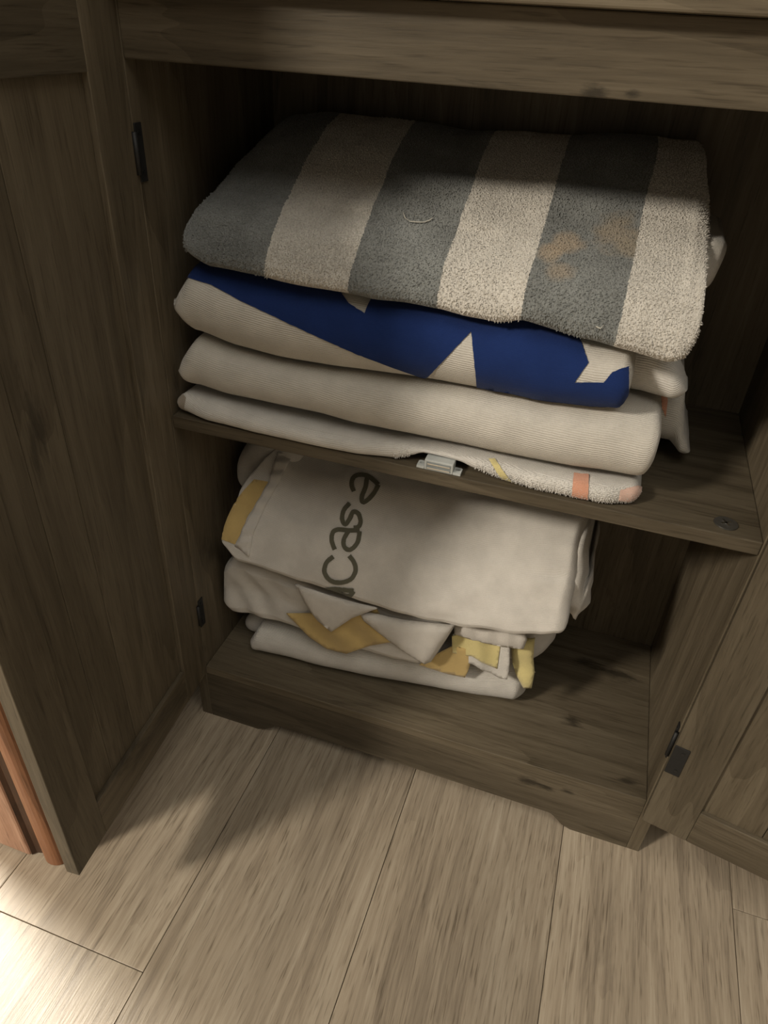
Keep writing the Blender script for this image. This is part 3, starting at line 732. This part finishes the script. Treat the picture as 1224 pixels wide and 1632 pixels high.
o, _ = sheet('yellow_hem', [[(720,1014),(740,1010),(775,1020),(797,1028),(792,1066),(768,1056),(752,1046),(733,1044),(721,1040)]], curtain(0.066, 1050, 0.00004, wv), T_YEL2, None, 0.0, step=5, thick=-0.0015); child(o, tw7)
o, _ = sheet('yellow_edge', [[(814,1026),(835,1018),(852,1020),(850,1050),(852,1072),(847,1098),(834,1098),(822,1076),(816,1056)]], curtain(0.082, 1050, 0.00008, lambda x, y: 0.002*math.sin(y*0.12)), T_YEL2, None, 0.0, step=5, thick=-0.006, edge_drop=0.002, puff=0.003); child(o, tw7)

# the lettered towel on top of the lower stack
tw5 = empty('lettered_towel', (0.27, 0.17, 0.35)); tag(tw5, 'white towel with dark printed lettering and mustard hem, topmost of the lower stack', 'towel', 'folded towels on the cabinet bottom')
b5 = [(x, z-0.012, y) for x, z, y in cast(P5, 0.030)]
b5 = b5 + [(0.535, 0.344, 0.03)]
x0 = b5[0][0]
t5 = [(x0, 0.497), (0.05, 0.492), (0.08, 0.488), (0.14, 0.490), (0.20, 0.495), (0.30, 0.502), (0.40, 0.512), (0.48, 0.520), (0.52, 0.516), (0.535, 0.50)]
prof5 = [(0.012, 0.0), (0.003, 0.02), (0.0, 0.06), (0.003, 0.13), (0.010, 0.23), (0.020, 0.35), (0.034, 0.50), (0.055, 0.66), (0.085, 0.82), (0.125, 0.93), (0.17, 0.99), (0.2, 1.0)]
o5, bv5 = slab('folded_cloth', b5, t5, T_SOFT, None, 0.03, 0.29, prof=prof5, wr=0.0065, wscale=10, lend=0.004, rend=0.016, rpow=2.4, lcorner=0.003, rcorner=0.02, seed=41, skew=(0.45, 0.0), wrap_all=True); child(o5, tw5)
hem = [(428,768),(410,800),(394,826),(384,850),(376,868),(350,858),(346,850),(352,836),(366,812),(388,782),(405,764)]
o, _ = sheet('mustard_hem', [hem], bv5, T_YEL, None, 0.0010, step=5); child(o, tw5)
hem2 = [(468,722),(450,760),(424,806),(404,850),(398,886),(374,870),(384,850),(394,826),(410,800),(428,768),(442,722)]
o, _ = sheet('hem_band', [hem2], bv5, T_SOFT, None, 0.0022, step=6, thick=-0.0015, lift=lambda x, y: 0.0014*math.sin(y*0.30)); child(o, tw5)

# lettering: strokes drawn on the cloth, reading upwards
def stroke_poly(pts, wdt):
    L, R_ = [], []
    for i, p in enumerate(pts):
        a = Vector(pts[max(i-1, 0)]); c = Vector(pts[min(i+1, len(pts)-1)]); t = (c-a).normalized(); n = Vector((-t.y, t.x))*wdt/2
        L.append((p[0]+n.x, p[1]+n.y)); R_.append((p[0]-n.x, p[1]-n.y))
    return L+R_[::-1]
def smoothline(pts, n=5):
    out = []
    P = [pts[0]]+list(pts)+[pts[-1]]
    for i in range(1, len(P)-2):
        for k in range(n):
            t = k/n
            out.append(tuple(0.5*((2*P[i][j])+(-P[i-1][j]+P[i+1][j])*t+(2*P[i-1][j]-5*P[i][j]+4*P[i+1][j]-P[i+2][j])*t*t+(-P[i-1][j]+3*P[i][j]-3*P[i+1][j]+P[i+2][j])*t**3) for j in (0, 1)))
    out.append(pts[-1]); return out
sc = 340/1224
def cp(L): return [(320+x*sc, 680+y*sc) for x, y in L]
letters = [
    [[(880,372),(866,330),(880,290),(915,278),(965,288),(1020,335)], [(1020,335),(985,395),(935,435),(925,405),(945,350),(955,290)]],
    [[(855,440),(822,480),(812,530),(830,560),(855,530),(875,490),(905,500),(918,545),(905,575),(878,580)]],
    [[(770,705),(752,650),(760,605),(790,590),(850,595),(912,595)], [(912,600),(900,665),(860,705),(825,690),(822,645),(850,598)]],
    [[(762,745),(722,780),(712,835),(745,880),(800,893),(860,875),(888,830),(882,780),(852,740)]],
    [[(712,938),(760,930),(820,935),(878,940)], [(735,945),(775,965)], [(878,942),(850,970),(800,958),(790,940)]],
]
for L in letters:
    polys = [stroke_poly(smoothline(cp(s)), 7.2) for s in L]
    o, _ = sheet('printed_letter', polys, bv5, T_GRN, None, 0.0012, step=3.0, jitter=0.25); child(o, tw5)
# back rolls of the lettered towel
b = [(0.006, 0.400, 0.115), (0.02, 0.388, 0.112), (0.06, 0.40, 0.115), (0.12, 0.42, 0.12)]; t = [(0.006, 0.432), (0.02, 0.468), (0.05, 0.492), (0.12, 0.494)]
o, _ = slab('rolled_end', b, t, T_SOFT, None, 0.115, 0.26, wr=0.004, wscale=16, nx=40, seed=51, lend=0.02, lcorner=0.03); child(o, tw5)
b = [(0.42, 0.326, 0.068), (0.52, 0.324, 0.068), (0.548, 0.329, 0.07), (0.558, 0.345, 0.08)]; t = [(0.42, 0.46), (0.53, 0.475), (0.540, 0.455), (0.550, 0.425), (0.547, 0.40), (0.558, 0.38)]
o, _ = slab('side_fold', b, t, T_SOFT, None, 0.068, 0.26, wr=0.006, wscale=26, nx=40, seed=57, rend=0.016, rcorner=0.03); child(o, tw5)
